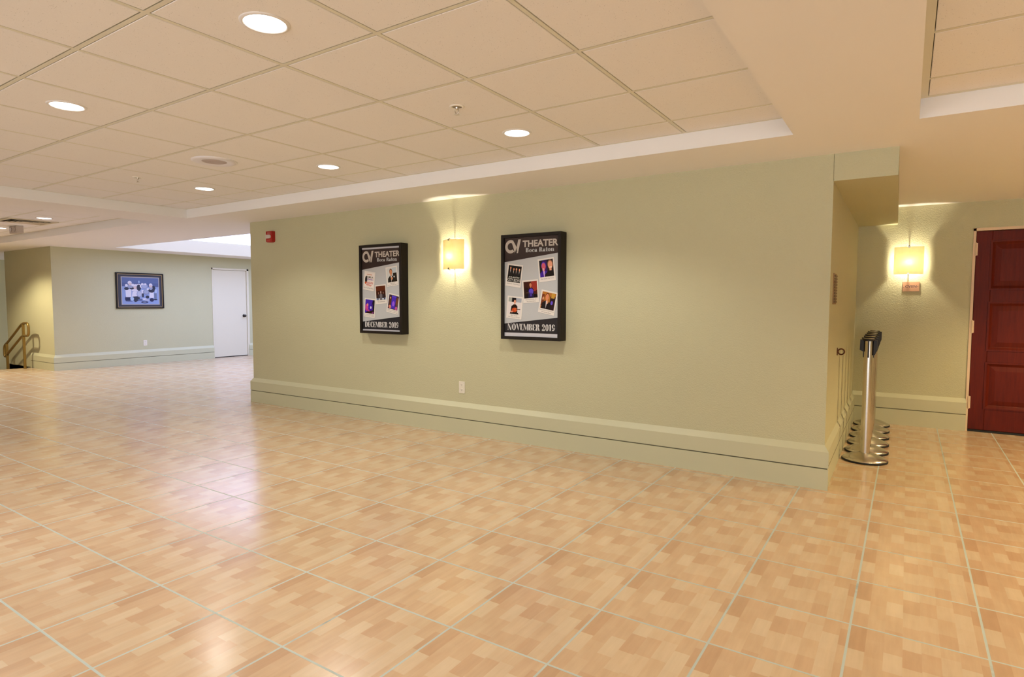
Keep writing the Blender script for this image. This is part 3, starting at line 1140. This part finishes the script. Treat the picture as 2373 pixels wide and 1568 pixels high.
DEC = [
    dict(bg=(236, 226, 220), cap=['Everything Diana Oldies'], words=[('FAMILIA', 0.22, 0.62, 0.70, 0.13), ('JEWISH', 0.30, 0.44, 0.62, 0.13), ('DELIGHTS', 0.12, 0.20, 0.80, 0.13)], wcol=[(60, 66, 60), (96, 66, 176), (206, 50, 36)],
         art=[(ell(0.16, 0.50, 0.12, 0.26), (36, 34, 36)), (ell(0.12, 0.24, 0.08, 0.08), (206, 110, 60)), (R_(0.2, 0.84, 0.75, 0.89), (206, 140, 110)), (R_(0.2, 0.10, 0.8, 0.14), (206, 90, 70)), (R_(0.26, 0.03, 0.74, 0.06), (206, 110, 90))]),
    dict(bg=(206, 208, 206), cap=['Adam Kubis', 'Tour for Frankie Diamond'], words=[],
         art=[(R_(0.55, 0, 1, 1), (190, 200, 206))] + man(0.42, 0.70, 0.42, (206, 140, 104), (60, 36, 24), (40, 34, 30), (236, 232, 230)) + [(R_(0.62, 0, 1, 0.62), (44, 38, 32)), (ell(0.72, 0.36, 0.06, 0.06), (236, 232, 230)), (ell(0.48, 0.26, 0.10, 0.10), (206, 140, 104))]),
    dict(bg=(64, 34, 24), cap=['The Adelmannes'], words=[],
         art=[(R_(0, 0.65, 1, 1), (96, 46, 28)), (R_(0, 0, 1, 0.14), (150, 170, 206))] + man(0.50, 0.55, 0.18, (180, 150, 140), (90, 80, 80), (110, 106, 112)) + man(0.25, 0.50, 0.15, (140, 100, 84), (40, 26, 24), (60, 50, 52)) + man(0.76, 0.5, 0.15, (140, 100, 84), (40, 26, 24), (54, 44, 48)) + [(ell(0.3, 0.07, 0.1, 0.06), (206, 220, 240)), (ell(0.7, 0.07, 0.1, 0.06), (206, 220, 240))]),
    dict(bg=(60, 44, 70), cap=['Holiday Turtledove Co.', 'A Christmas of the Age'], words=[],
         art=[(R_(0.30, 0.05, 0.72, 0.9), (78, 50, 190)), (R_(0.28, 0.86, 0.75, 0.96), (88, 66, 206)), (ell(0.18, 0.55, 0.12, 0.3), (90, 56, 40)), (ell(0.86, 0.6, 0.13, 0.3), (110, 66, 48)), (ell(0.52, 0.4, 0.12, 0.18), (150, 90, 226)), (ell(0.2, 0.15, 0.14, 0.12), (206, 130, 110)), (ell(0.85, 0.12, 0.12, 0.14), (190, 90, 150)), (ell(0.16, 0.78, 0.06, 0.07), (214, 150, 120))]),
    dict(bg=(70, 40, 176), cap=['Peterson Moss, Band', 'Tear Hip Night Christmas'], words=[],
         art=[([(0, 0), (1, 0), (1, 0.3), (0.2, 0.12)], (50, 26, 26)), (R_(0.82, 0, 1, 1), (26, 20, 34)), ([(0.62, 0.30), (0.72, 0.36), (0.88, 1), (0.80, 1)], (40, 30, 60))]
         + [(ell(0.18, 0.42, 0.16, 0.26), (206, 76, 150)), (ell(0.26, 0.62, 0.08, 0.10), (226, 150, 130)), ([(0.1, 0.2), (0.5, 0.14), (0.45, 0.26), (0.1, 0.34)], (190, 66, 130)), (ell(0.62, 0.44, 0.08, 0.10), (206, 196, 240)), (ell(0.85, 0.08, 0.1, 0.08), (120, 50, 110))]),
]
CARDS = [(0.186, 0.382, -8.0), (0.786, 0.333, 6.0), (0.495, 0.543, 4.0), (0.810, 0.655, -11.0), (0.193, 0.707, -5.0)]


def poster(x0, zb, month, pics, shift, label, strip):
    Wd, Ht, dep, bd = 0.612, 0.932, 0.104, 0.028
    t = thing('poster_case', (x0 + Wd / 2, D, zb), label, 'poster', 'theater poster cases')
    f = MB()
    hx = Wd / 2
    yf, yb, yr = -dep, 0.0, -dep + 0.020
    for a, b_, c, e in ((-hx, -hx + bd, 0, Ht), (hx - bd, hx, 0, Ht), (-hx + bd, hx - bd, 0, bd), (-hx + bd, hx - bd, Ht - bd, Ht)):
        f.box(a, b_, yf, yr + 0.004, c, e, FRAMEB)
    f.box(-hx, hx, yr + 0.004, yb, 0, Ht, FRAMEB)
    f.build('frame', t, bevel=0.0015)
    pw, ph = Wd - 2 * bd, Ht - 2 * bd

    def at(x, z, layer):
        return (x, yr - 0.0004 - 0.0003 * layer, z)

    def uv(u, v):
        return (-pw / 2 + u * pw, bd + (1 - v) * ph)
    dark, pale, silver, lgt = ink(58, 46, 44), ink(188, 190, 192), ink(196, 186, 176), ink(206, 204, 210)
    sh = Sheet(at)
    sh.poly([uv(0, 0), uv(0, 1), uv(1, 1), uv(1, 0)], 0, pale)
    top = 0.0 + (shift if shift > 0 else 0)
    sh.poly([uv(0, top), uv(0, 0.243 + shift), uv(1, 0.170 + shift), uv(1, top)], 1, dark)
    b0, b1 = 0.872 + shift, 0.802 + shift
    bot = 0.964 + shift
    sh.poly([uv(0, b0), uv(0, bot), uv(1, bot), uv(1, b1)], 1, ink(48, 46, 50))
    if strip == 'bottom':
        sh.poly([uv(0, bot), uv(0, 1), uv(1, 1), uv(1, bot)], 1, lgt)
    else:
        sh.poly([uv(0, 0), uv(0, top), uv(1, top), uv(1, 0)], 1, lgt)
        sh.poly([uv(0, bot), uv(0, 1), uv(1, 1), uv(1, bot)], 1, lgt)
    # printed sheet, one even tone across the middle
    po = sh.b.build('poster', t)

    # title
    s = Sheet(at)
    x, z = uv(0.343, 0.100 + shift)
    s.text('THEATER', x, z, 0.645 * pw, 0.067 * ph, 2, silver, 0.034)
    x, z = uv(0.405, 0.152 + shift)
    s.display('Boca Raton', x, z, 0.515 * pw, 0.043 * ph, 2, ink(186, 188, 190))
    s.b.build('title_lettering', po)
    # monogram: an open ring whose top runs down into a V
    s = Sheet(at)
    cx, cz = uv(0.115, 0.088 + shift)
    ro, ri = 0.105 * pw, 0.057 * pw
    zs_ = 1.02
    for q in ring_quads(cx, cz, ro, ro * zs_, ri, ri * zs_, 62, 312, 30):
        s.poly(q, 2, silver)
    zt_, zbm = cz + ro * zs_, cz - ro * zs_
    a, b_ = math.radians(62), 0
    s.poly([(cx + ri * math.cos(a), cz + ri * zs_ * math.sin(a)), (cx + ro * math.cos(a), cz + ro * zs_ * math.sin(a)), (cx + 0.118 * pw, cz - 0.015 * pw), (cx + 0.115 * pw, zbm), (cx + 0.085 * pw, zbm)], 2, silver)
    s.poly([(cx + 0.085 * pw, zbm), (cx + 0.142 * pw, zbm), (cx + 0.196 * pw, zt_), (cx + 0.146 * pw, zt_), (cx + 0.112 * pw, cz - 0.03 * pw)], 2, silver)
    s.b.build('monogram', po)
    s = Sheet(at)
    x, z = uv(0.062, 0.937 + shift)
    wm_, wy_ = display_polys(month)[1], display_polys('2019')[1]
    unit = 0.885 * pw / (wm_ + wy_ + 0.38)
    s.display(month, x, z, wm_ * unit, 0.066 * ph, 2, ink(206, 204, 204))
    s.b.build('month_lettering', po)
    s = Sheet(at)
    s.display('2019', x + (wm_ + 0.38) * unit, z, wy_ * unit, 0.066 * ph, 2, ink(206, 204, 204))
    s.b.build('year_lettering', po)
    # photo cards
    for i, ((cu, cv, ang), pic) in enumerate(zip(CARDS, pics)):
        cx, cz = uv(cu, cv + shift * 0.9)
        ca, sa = math.cos(math.radians(ang)), math.sin(math.radians(ang))
        base = 2 + i * 0.02

        def card_at(px, pz, layer, cx=cx, cz=cz, ca=ca, sa=sa):
            return at(cx + px * ca - pz * sa, cz + px * sa + pz * ca, layer)
        k = Sheet(card_at)
        cw, ch = 0.164, 0.200
        k.poly(R_(-cw / 2 + 0.0025, -ch / 2 - 0.0025, cw / 2 + 0.0025, ch / 2 - 0.0025), base, ink(150, 152, 156))
        k.poly(R_(-cw / 2, -ch / 2, cw / 2, ch / 2), base + 0.4, ink(226, 220, 214))
        fw, fh = 0.138, 0.146
        fx, fz = -fw / 2, ch / 2 - 0.013 - fh
        k.poly(R_(fx, fz, fx + fw, fz + fh), base + 0.8, ink(*pic['bg']))
        for j, (pts, col) in enumerate(pic['art']):
            P = clip_box(pts, 0, 1, 0, 1)
            if len(P) > 2:
                k.poly([(fx + p[0] * fw, fz + p[1] * fh) for p in P], base + 1.0 + 0.06 * j, ink(*col))
        for q, (wd, a_, b2, w_, h_) in enumerate(pic['words']):
            wc = pic['wcol'][q] if 'wcol' in pic else (206, 204, 198)
            k.text(wd, fx + a_ * fw, fz + b2 * fh, w_ * fw, h_ * fh, base + 3.4, ink(*wc), 0.02)
        caps = pic['cap']
        for q, wd in enumerate(caps):
            hgt = 0.0115 if len(caps) == 1 else 0.0095
            ww = min(0.146, 0.0078 * len(wd) * (1.0 if len(caps) == 1 else 0.86))
            zz = fz - 0.017 - 0.0155 * q - (0.006 if len(caps) == 1 else 0)
            k.text(wd, -ww / 2, zz, ww, hgt, base + 0.8, ink(70, 64, 62))
        k.b.build('photo_card', po)
    return t


poster(-4.915, 0.952, 'DECEMBER', DEC, 0.020, 'black framed theater poster reading DECEMBER 2019, left of the wall light', 'top')
poster(-3.078, 0.953, 'NOVEMBER', NOV, 0.0, 'black framed theater poster reading NOVEMBER 2019, right of the wall light', 'bottom')


# ------------------------------------------------------------------ framed picture on the left wall
def picture():
    y0, y1, z0, z1 = 5.657, 6.568, 1.136, 1.856
    t = thing('framed_picture', (XP, (y0 + y1) / 2, z0), 'framed blue print of cooks in white aprons on the grey-lit left wall', 'picture')
    Wd, Ht, dp = y1 - y0, z1 - z0, 0.03

    # local: x out of the wall, y along it
    def fr(mb, a, b_, c, e, x0, x1, m_):
        mb.box(x0, x1, a, b_, c, e, m_)
    f = MB()
    bd, h = 0.026, Wd / 2
    for a, b_, c, e in ((-h, -h + bd, 0, Ht), (h - bd, h, 0, Ht), (-h + bd, h - bd, 0, bd), (-h + bd, h - bd, Ht - bd, Ht)):
        fr(f, a, b_, c, e, 0, dp, FRAMEB)
    f.build('frame', t, bevel=0.002)
    g = MB()
    gm = mat('gilt_lip', lin(190, 160, 110), 0.4, 0.5)
    for a, b_, c, e in ((-h + bd, -h + bd + 0.009, bd, Ht - bd), (h - bd - 0.009, h - bd, bd, Ht - bd), (-h + bd, h - bd, bd, bd + 0.009), (-h + bd, h - bd, Ht - bd - 0.009, Ht - bd)):
        fr(g, a, b_, c, e, 0.004, dp - 0.008, gm)
    g.build('gilt_lip', t)
    m = MB()
    fr(m, -h + bd, h - bd, bd, Ht - bd, 0.004, 0.012, ink(58, 58, 68, 0.7))
    m.build('mat_board', t)
    # print inside the mat
    ax0, ax1, az0, az1 = -h + 0.112, h - 0.098, 0.090, Ht - 0.095
    W2, H2 = ax1 - ax0, az1 - az0

    def at(u, v, layer):
        return (0.0124 + 0.0003 * layer, ax0 + u * W2, az0 + v * H2)
    s = Sheet(at)
    # frame faces +x, so mirror winding is harmless
    s.poly(R_(-0.022, -0.028, 1.022, 1.028), 0, ink(176, 170, 172))
    s.poly(R_(0, 0, 1, 1), 1, ink(140, 158, 206))
    s.poly(R_(0, 0.66, 1, 1), 2, ink(84, 98, 146))
    s.poly(R_(0, 0.80, 1, 1), 2.2, ink(92, 108, 158))
    W_, Sk, Nv, Dk, Gy = (214, 212, 228), (206, 186, 190), (44, 46, 84), (50, 54, 76), (150, 158, 190)
    L = [
        (ell(0.15, 0.20, 0.08, 0.11), Nv), (ell(0.37, 0.22, 0.10, 0.12), Dk), (R_(0.32, 0.08, 0.38, 0.2), Dk),
        ([(0.10, 0.26), (0.24, 0.26), (0.25, 0.56), (0.09, 0.56)], W_), ([(0.25, 0.28), (0.42, 0.30), (0.42, 0.48), (0.28, 0.46)], W_),
        (ell(0.12, 0.58, 0.06, 0.06), Dk), (ell(0.27, 0.62, 0.08, 0.07), Dk), (ell(0.22, 0.66, 0.08, 0.06), Gy), (ell(0.21, 0.80, 0.055, 0.07), W_), (ell(0.22, 0.75, 0.05, 0.045), Sk), (ell(0.12, 0.70, 0.04, 0.05), W_), (ell(0.29, 0.72, 0.04, 0.05), W_),
        (ell(0.37, 0.68, 0.07, 0.07), W_), (ell(0.36, 0.62, 0.055, 0.06), Sk), (ell(0.33, 0.52, 0.07, 0.05), W_), (ell(0.43, 0.54, 0.045, 0.05), W_),
        (ell(0.46, 0.84, 0.018, 0.05), (160, 186, 222)), (ell(0.45, 0.72, 0.05, 0.045), W_), (ell(0.45, 0.62, 0.06, 0.12), Dk),
        (ell(0.46, 0.38, 0.075, 0.12), Gy), (ell(0.46, 0.39, 0.055, 0.095), (178, 184, 210)),
        (ell(0.53, 0.68, 0.05, 0.07), W_), (ell(0.61, 0.68, 0.095, 0.10), (140, 148, 186)), (ell(0.61, 0.68, 0.07, 0.075), (160, 168, 204)), (ell(0.55, 0.76, 0.035, 0.04), W_), (ell(0.63, 0.76, 0.035, 0.035), W_),
        (R_(0.53, 0.26, 0.58, 0.42), Dk), ([(0.52, 0.40), (0.62, 0.42), (0.62, 0.52), (0.52, 0.54)], W_), (ell(0.65, 0.46, 0.09, 0.10), (134, 142, 176)), (ell(0.65, 0.47, 0.065, 0.075), (158, 166, 196)),
        (ell(0.70, 0.57, 0.035, 0.04), W_), (ell(0.68, 0.27, 0.05, 0.055), Dk), (ell(0.60, 0.19, 0.07, 0.03), W_), (ell(0.67, 0.15, 0.07, 0.04), (170, 176, 206)),
        ([(0.73, 0.24), (0.86, 0.24), (0.86, 0.50), (0.75, 0.52)], W_), (ell(0.80, 0.16, 0.06, 0.07), Nv), (ell(0.80, 0.52, 0.09, 0.08), Dk), (ell(0.86, 0.60, 0.05, 0.10), Dk), (ell(0.78, 0.62, 0.05, 0.08), Gy), (ell(0.78, 0.72, 0.05, 0.075), W_), (ell(0.78, 0.68, 0.045, 0.045), Sk),
        (ell(0.92, 0.50, 0.035, 0.08), (170, 186, 220)), (R_(0.87, 0.18, 0.94, 0.42), (110, 122, 150)), (ell(0.90, 0.17, 0.06, 0.02), Dk),
        (ell(0.26, 0.20, 0.05, 0.07), (170, 192, 226)), (ell(0.48, 0.16, 0.07, 0.04), (88, 100, 146)), (ell(0.60, 0.07, 0.10, 0.045), (64, 72, 112)), (ell(0.60, 0.075, 0.05, 0.02), (130, 138, 170)), (ell(0.18, 0.11, 0.10, 0.02), (92, 104, 150)),
    ]
    for j, (pts, col) in enumerate(L):
        s.poly(pts, 2.4 + 0.12 * j, ink(*col))
    s.b.build('print', t)


picture()


# ------------------------------------------------------------------ small wall fixtures
def fire_alarm():
    x0, x1, z0, z1 = -6.612, -6.492, 2.006, 2.142
    t = thing('fire_alarm_strobe', ((x0 + x1) / 2, D, (z0 + z1) / 2), 'red fire alarm strobe high on the left end of the wall', 'fire alarm')
    red = mat('alarm_red', lin(168, 18, 10), 0.35)
    h = (x1 - x0) / 2
    v = (z1 - z0) / 2
    b = MB()
    # body with the lower edge rounded
    out = [(-h, v), (-h, -v * 0.72)] + [(h * math.cos(a), -v * 0.72 + v * 0.28 * math.sin(a)) for a in [PI + PI * k / 10 for k in range(1, 10)]] + [(h, -v * 0.72), (h, v)]
    b.prism(out, 1, -0.045, 0.0, red)
    b.build('body', t, bevel=0.004)
    l = MB()
    pill = [(-h * 0.9, 0.026), (-h * 0.9, -0.020)] + [(0.018 + 0.023 * math.cos(a), 0.003 + 0.023 * math.sin(a)) for a in [-PI / 2 + PI * k / 10 for k in range(11)]]
    l.prism(pill, 1, -0.058, -0.044, mat('strobe_lens', (0.62, 0.56, 0.50, 1), 0.12))
    l.build('lens', t, bevel=0.003)
    g = MB()
    for k in range(3):
        g.box(-0.035, 0.02, -0.0462, -0.0445, -0.040 - 0.007 * k, -0.037 - 0.007 * k, ink(206, 110, 100))
    g.build('horn_slots', t)
    w_ = Sheet(lambda x, z, q: (x, -0.0455, z))
    w_.text('FIRE', -0.030, 0.036, 0.060, 0.018, 0, ink(206, 150, 140))
    w_.b.build('lettering', t)


fire_alarm()


def make_outlet(rot):
    t = thing('power_outlet', (0, 0, 0), '', 'power outlet', None, rot)
    p = MB()
    p.box(-0.036, 0.036, -0.006, 0, -0.058, 0.058, IVORY)
    p.build('cover_plate', t, bevel=0.002)
    for zc in (0.024, -0.024):
        s = MB()
        s.prism([(0.0165 * math.cos(a), zc + 0.0145 * math.sin(a)) for a in [2 * PI * k / 20 for k in range(20)]], 1, -0.0085, -0.005, IVORY)
        for x in (-0.006, 0.006):
            s.box(x - 0.0012, x + 0.0012, -0.0088, -0.008, zc - 0.003, zc + 0.006, SLOT)
        s.prism([(0.0025 * math.cos(a), zc - 0.008 + 0.0025 * math.sin(a)) for a in [2 * PI * k / 10 for k in range(10)]], 1, -0.0088, -0.008, SLOT)
        s.build('socket', t)
    return t


o1 = make_outlet(0.0)
o1.location = (-3.606, D, 0.456)
o1['label'] = 'ivory double power outlet low on the wall below the wall light'
o2 = copy_tree(o1)
o2.location = (XP, 6.176, 0.430)
o2.rotation_euler = (0, 0, PI / 2)
o2['label'] = 'white power outlet low on the left wall under the framed picture'


def sign():
    t = thing('wall_sign', (0.020, YA, 1.455), 'small brown wall sign lettered CVEN below the wall light', 'sign')
    p = MB()
    p.box(-0.073, 0.073, -0.008, 0, -0.050, 0.050, mat('sign_copper', lin(186, 142, 110), 0.5))
    p.build('plate', t, bevel=0.001)
    s = Sheet(lambda x, z, q: (x, -0.0086, z))
    s.text('CVEN', -0.050, -0.013, 0.098, 0.027, 0, ink(74, 44, 36), 0.01)
    for x in (-0.062, 0.060):
        s.poly(ell(x, 0.0 if x > 0 else -0.011, 0.004, 0.004), 0, ink(90, 56, 44))
    s.b.build('lettering', t)


sign()


def side_sign():
    t = thing('wall_sign', (-0.4485, 4.90, 1.386), 'narrow sign with raised marks seen edge-on on the alcove side wall', 'sign')
    p = MB()
    p.box(0.0, 0.008, -0.10, 0.10, -0.110, 0.110, mat('sign_edge', lin(150, 120, 80), 0.5))
    p.build('plate', t, bevel=0.001)
    m = MB()
    mk = mat('sign_marks', lin(110, 86, 52), 0.5)
    for k in range(10):
        z = 0.092 - 0.0205 * k
        m.box(0.008, 0.014, -0.085, 0.085, z - 0.006, z + 0.006, mk)
    m.build('raised_marks', t)


side_sign()


def wall_ring():
    t = thing('wall_hook', (-0.4525, 5.33, 0.905), 'small dark ring hook on the alcove side wall beside the stanchions', 'hook')
    dk = mat('dark_bronze', lin(92, 52, 24), 0.4, 0.6)
    p = MB()
    p.prism([(0.018 * math.cos(a), 0.030 * math.sin(a)) for a in [2 * PI * k / 24 for k in range(24)]], 0, 0.0, 0.006, dk)
    p.build('base_plate', t)
    r = MB()
    r.tube([(0.030 + 0.022 * math.cos(a), 0.0, 0.022 * math.sin(a)) for a in [2 * PI * k / 24 for k in range(24)]], 0.0055, dk, 10, True)
    r.build('ring', t)


wall_ring()


# ------------------------------------------------------------------ belt stanchions
def make_stanchion():
    t = thing('stanchion', (0, 0, 0), '', 'stanchion', 'belt stanchions lined up along the alcove wall')
    R = 0.166
    b = MB()
    b.lathe([(R - 0.004, 0.012), (R - 0.006, 0.021), (R - 0.03, 0.034), (0.10, 0.050), (0.065, 0.061), (0.038, 0.067), (0.0, 0.068)], STEEL, 56, cap=False)
    b.build('base', t)
    rb = MB()
    rb.lathe([(R - 0.006, 0.0), (R, 0.003), (R, 0.013), (R - 0.004, 0.016), (R - 0.010, 0.014)], RUBBER, 56, cap=True)
    rb.build('rubber_rim', t)
    p = MB()
    p.lathe([(0.034, 0.066), (0.034, 0.985)], STEEL, 40)
    p.build('post', t)
    c = MB()
    c.lathe([(0.034, 0.978), (0.044, 0.980), (0.045, 0.992), (0.041, 0.997), (0.0, 0.998)], BLACK, 40)
    c.build('cap', t)
    c = MB()
    c.lathe([(0.0395, 0.9972), (0.038, 0.9992), (0.0, 0.9995)], STEEL, 40, cap=False)
    c.build('cap_plate', t)
    for a in (0, 90, 180, 270):
        k = MB()
        k.box(0.028, 0.0385, -0.0055, 0.0055, 0.845, 0.980, BLACK)
        ko = k.build('belt_slot', t)
        ko.rotation_euler = (0, 0, math.radians(a))
    e = MB()
    e.prism([(-0.062, 0.905), (-0.036, 0.892), (-0.034, 0.985), (-0.060, 0.990)], 1, -0.020, 0.020, BLACK)
    e.build('belt_end', t)
    e = MB()
    e.prism([(0.034, 0.985), (0.034, 0.865), (0.046, 0.87), (0.058, 0.905), (0.058, 0.985)], 1, -0.024, 0.024, BLACK)
    e.build('belt_reel', t)
    return t


st = make_stanchion()
WHICH = ['front-most steel belt stanchion of the row, nearest the camera', 'second steel belt stanchion from the front of the row', 'third steel belt stanchion from the front of the row',
         'fourth steel belt stanchion from the front, third from the back wall', 'fifth steel belt stanchion from the front, next to last by the back wall', 'rearmost steel belt stanchion of the row, against the alcove back wall']
for i, wl in enumerate(WHICH):
    o = st if i == 0 else copy_tree(st)
    o.location = (-0.252 - 0.0052 * i, 5.640 + 0.337 * i, 0)
    o.rotation_euler = (0, 0, [0.0, 0.25, 0.1, 0.3, 0.2, 0.3][i])
    o['label'] = wl


# ------------------------------------------------------------------ stair handrail
def handrail():
    t = thing('handrail', (-13.985, 4.42, 0), 'gold metal stair handrail with a looped end at the left edge', 'handrail')

    def bez(pts, n=8):
        """round the corners of a polyline"""
        P = [Vector(p) for p in pts]
        out = [P[0]]
        for i in range(1, len(P) - 1):
            a = (P[i - 1] - P[i])
            b_ = (P[i + 1] - P[i])
            r = min(0.09, a.length * 0.45, b_.length * 0.45)
            A, B = P[i] + a.normalized() * r, P[i] + b_.normalized() * r
            for k in range(n + 1):
                q = k / n
                out.append(A * (1 - q) ** 2 + P[i] * 2 * q * (1 - q) + B * q * q)
        out.append(P[-1])
        return out
    X = 13.985
    pts = [(-14.80 + X, 0, 0.470), (-13.99 + X, 0, 0.868), (-13.72 + X, 0, 0.868), (-13.72 + X, 0, 0.632), (-14.02 + X, 0, 0.632), (-14.79 + X, 0, 0.262)]
    r = MB()
    r.tube(bez(pts), 0.022, BRONZE, 12)
    r.build('rail_loop', t)
    e = MB()
    e.tube(bez([(-14.80 + X, 0, 0.470), (-14.99 + X, 0, 0.395), (-14.99 + X, 0, 0.155), (-14.79 + X, 0, 0.262)]), 0.022, BRONZE, 12)
    e.build('rail_end', t)
    for x, z0, z1 in ((-13.975, 0.0, 0.86), (-14.85, -0.51, 0.44)):
        p = MB()
        p.box(x + X - 0.019, x + X + 0.019, -0.019, 0.019, z0, z1, BRONZE)
        p.build('post', t, bevel=0.002)


handrail()
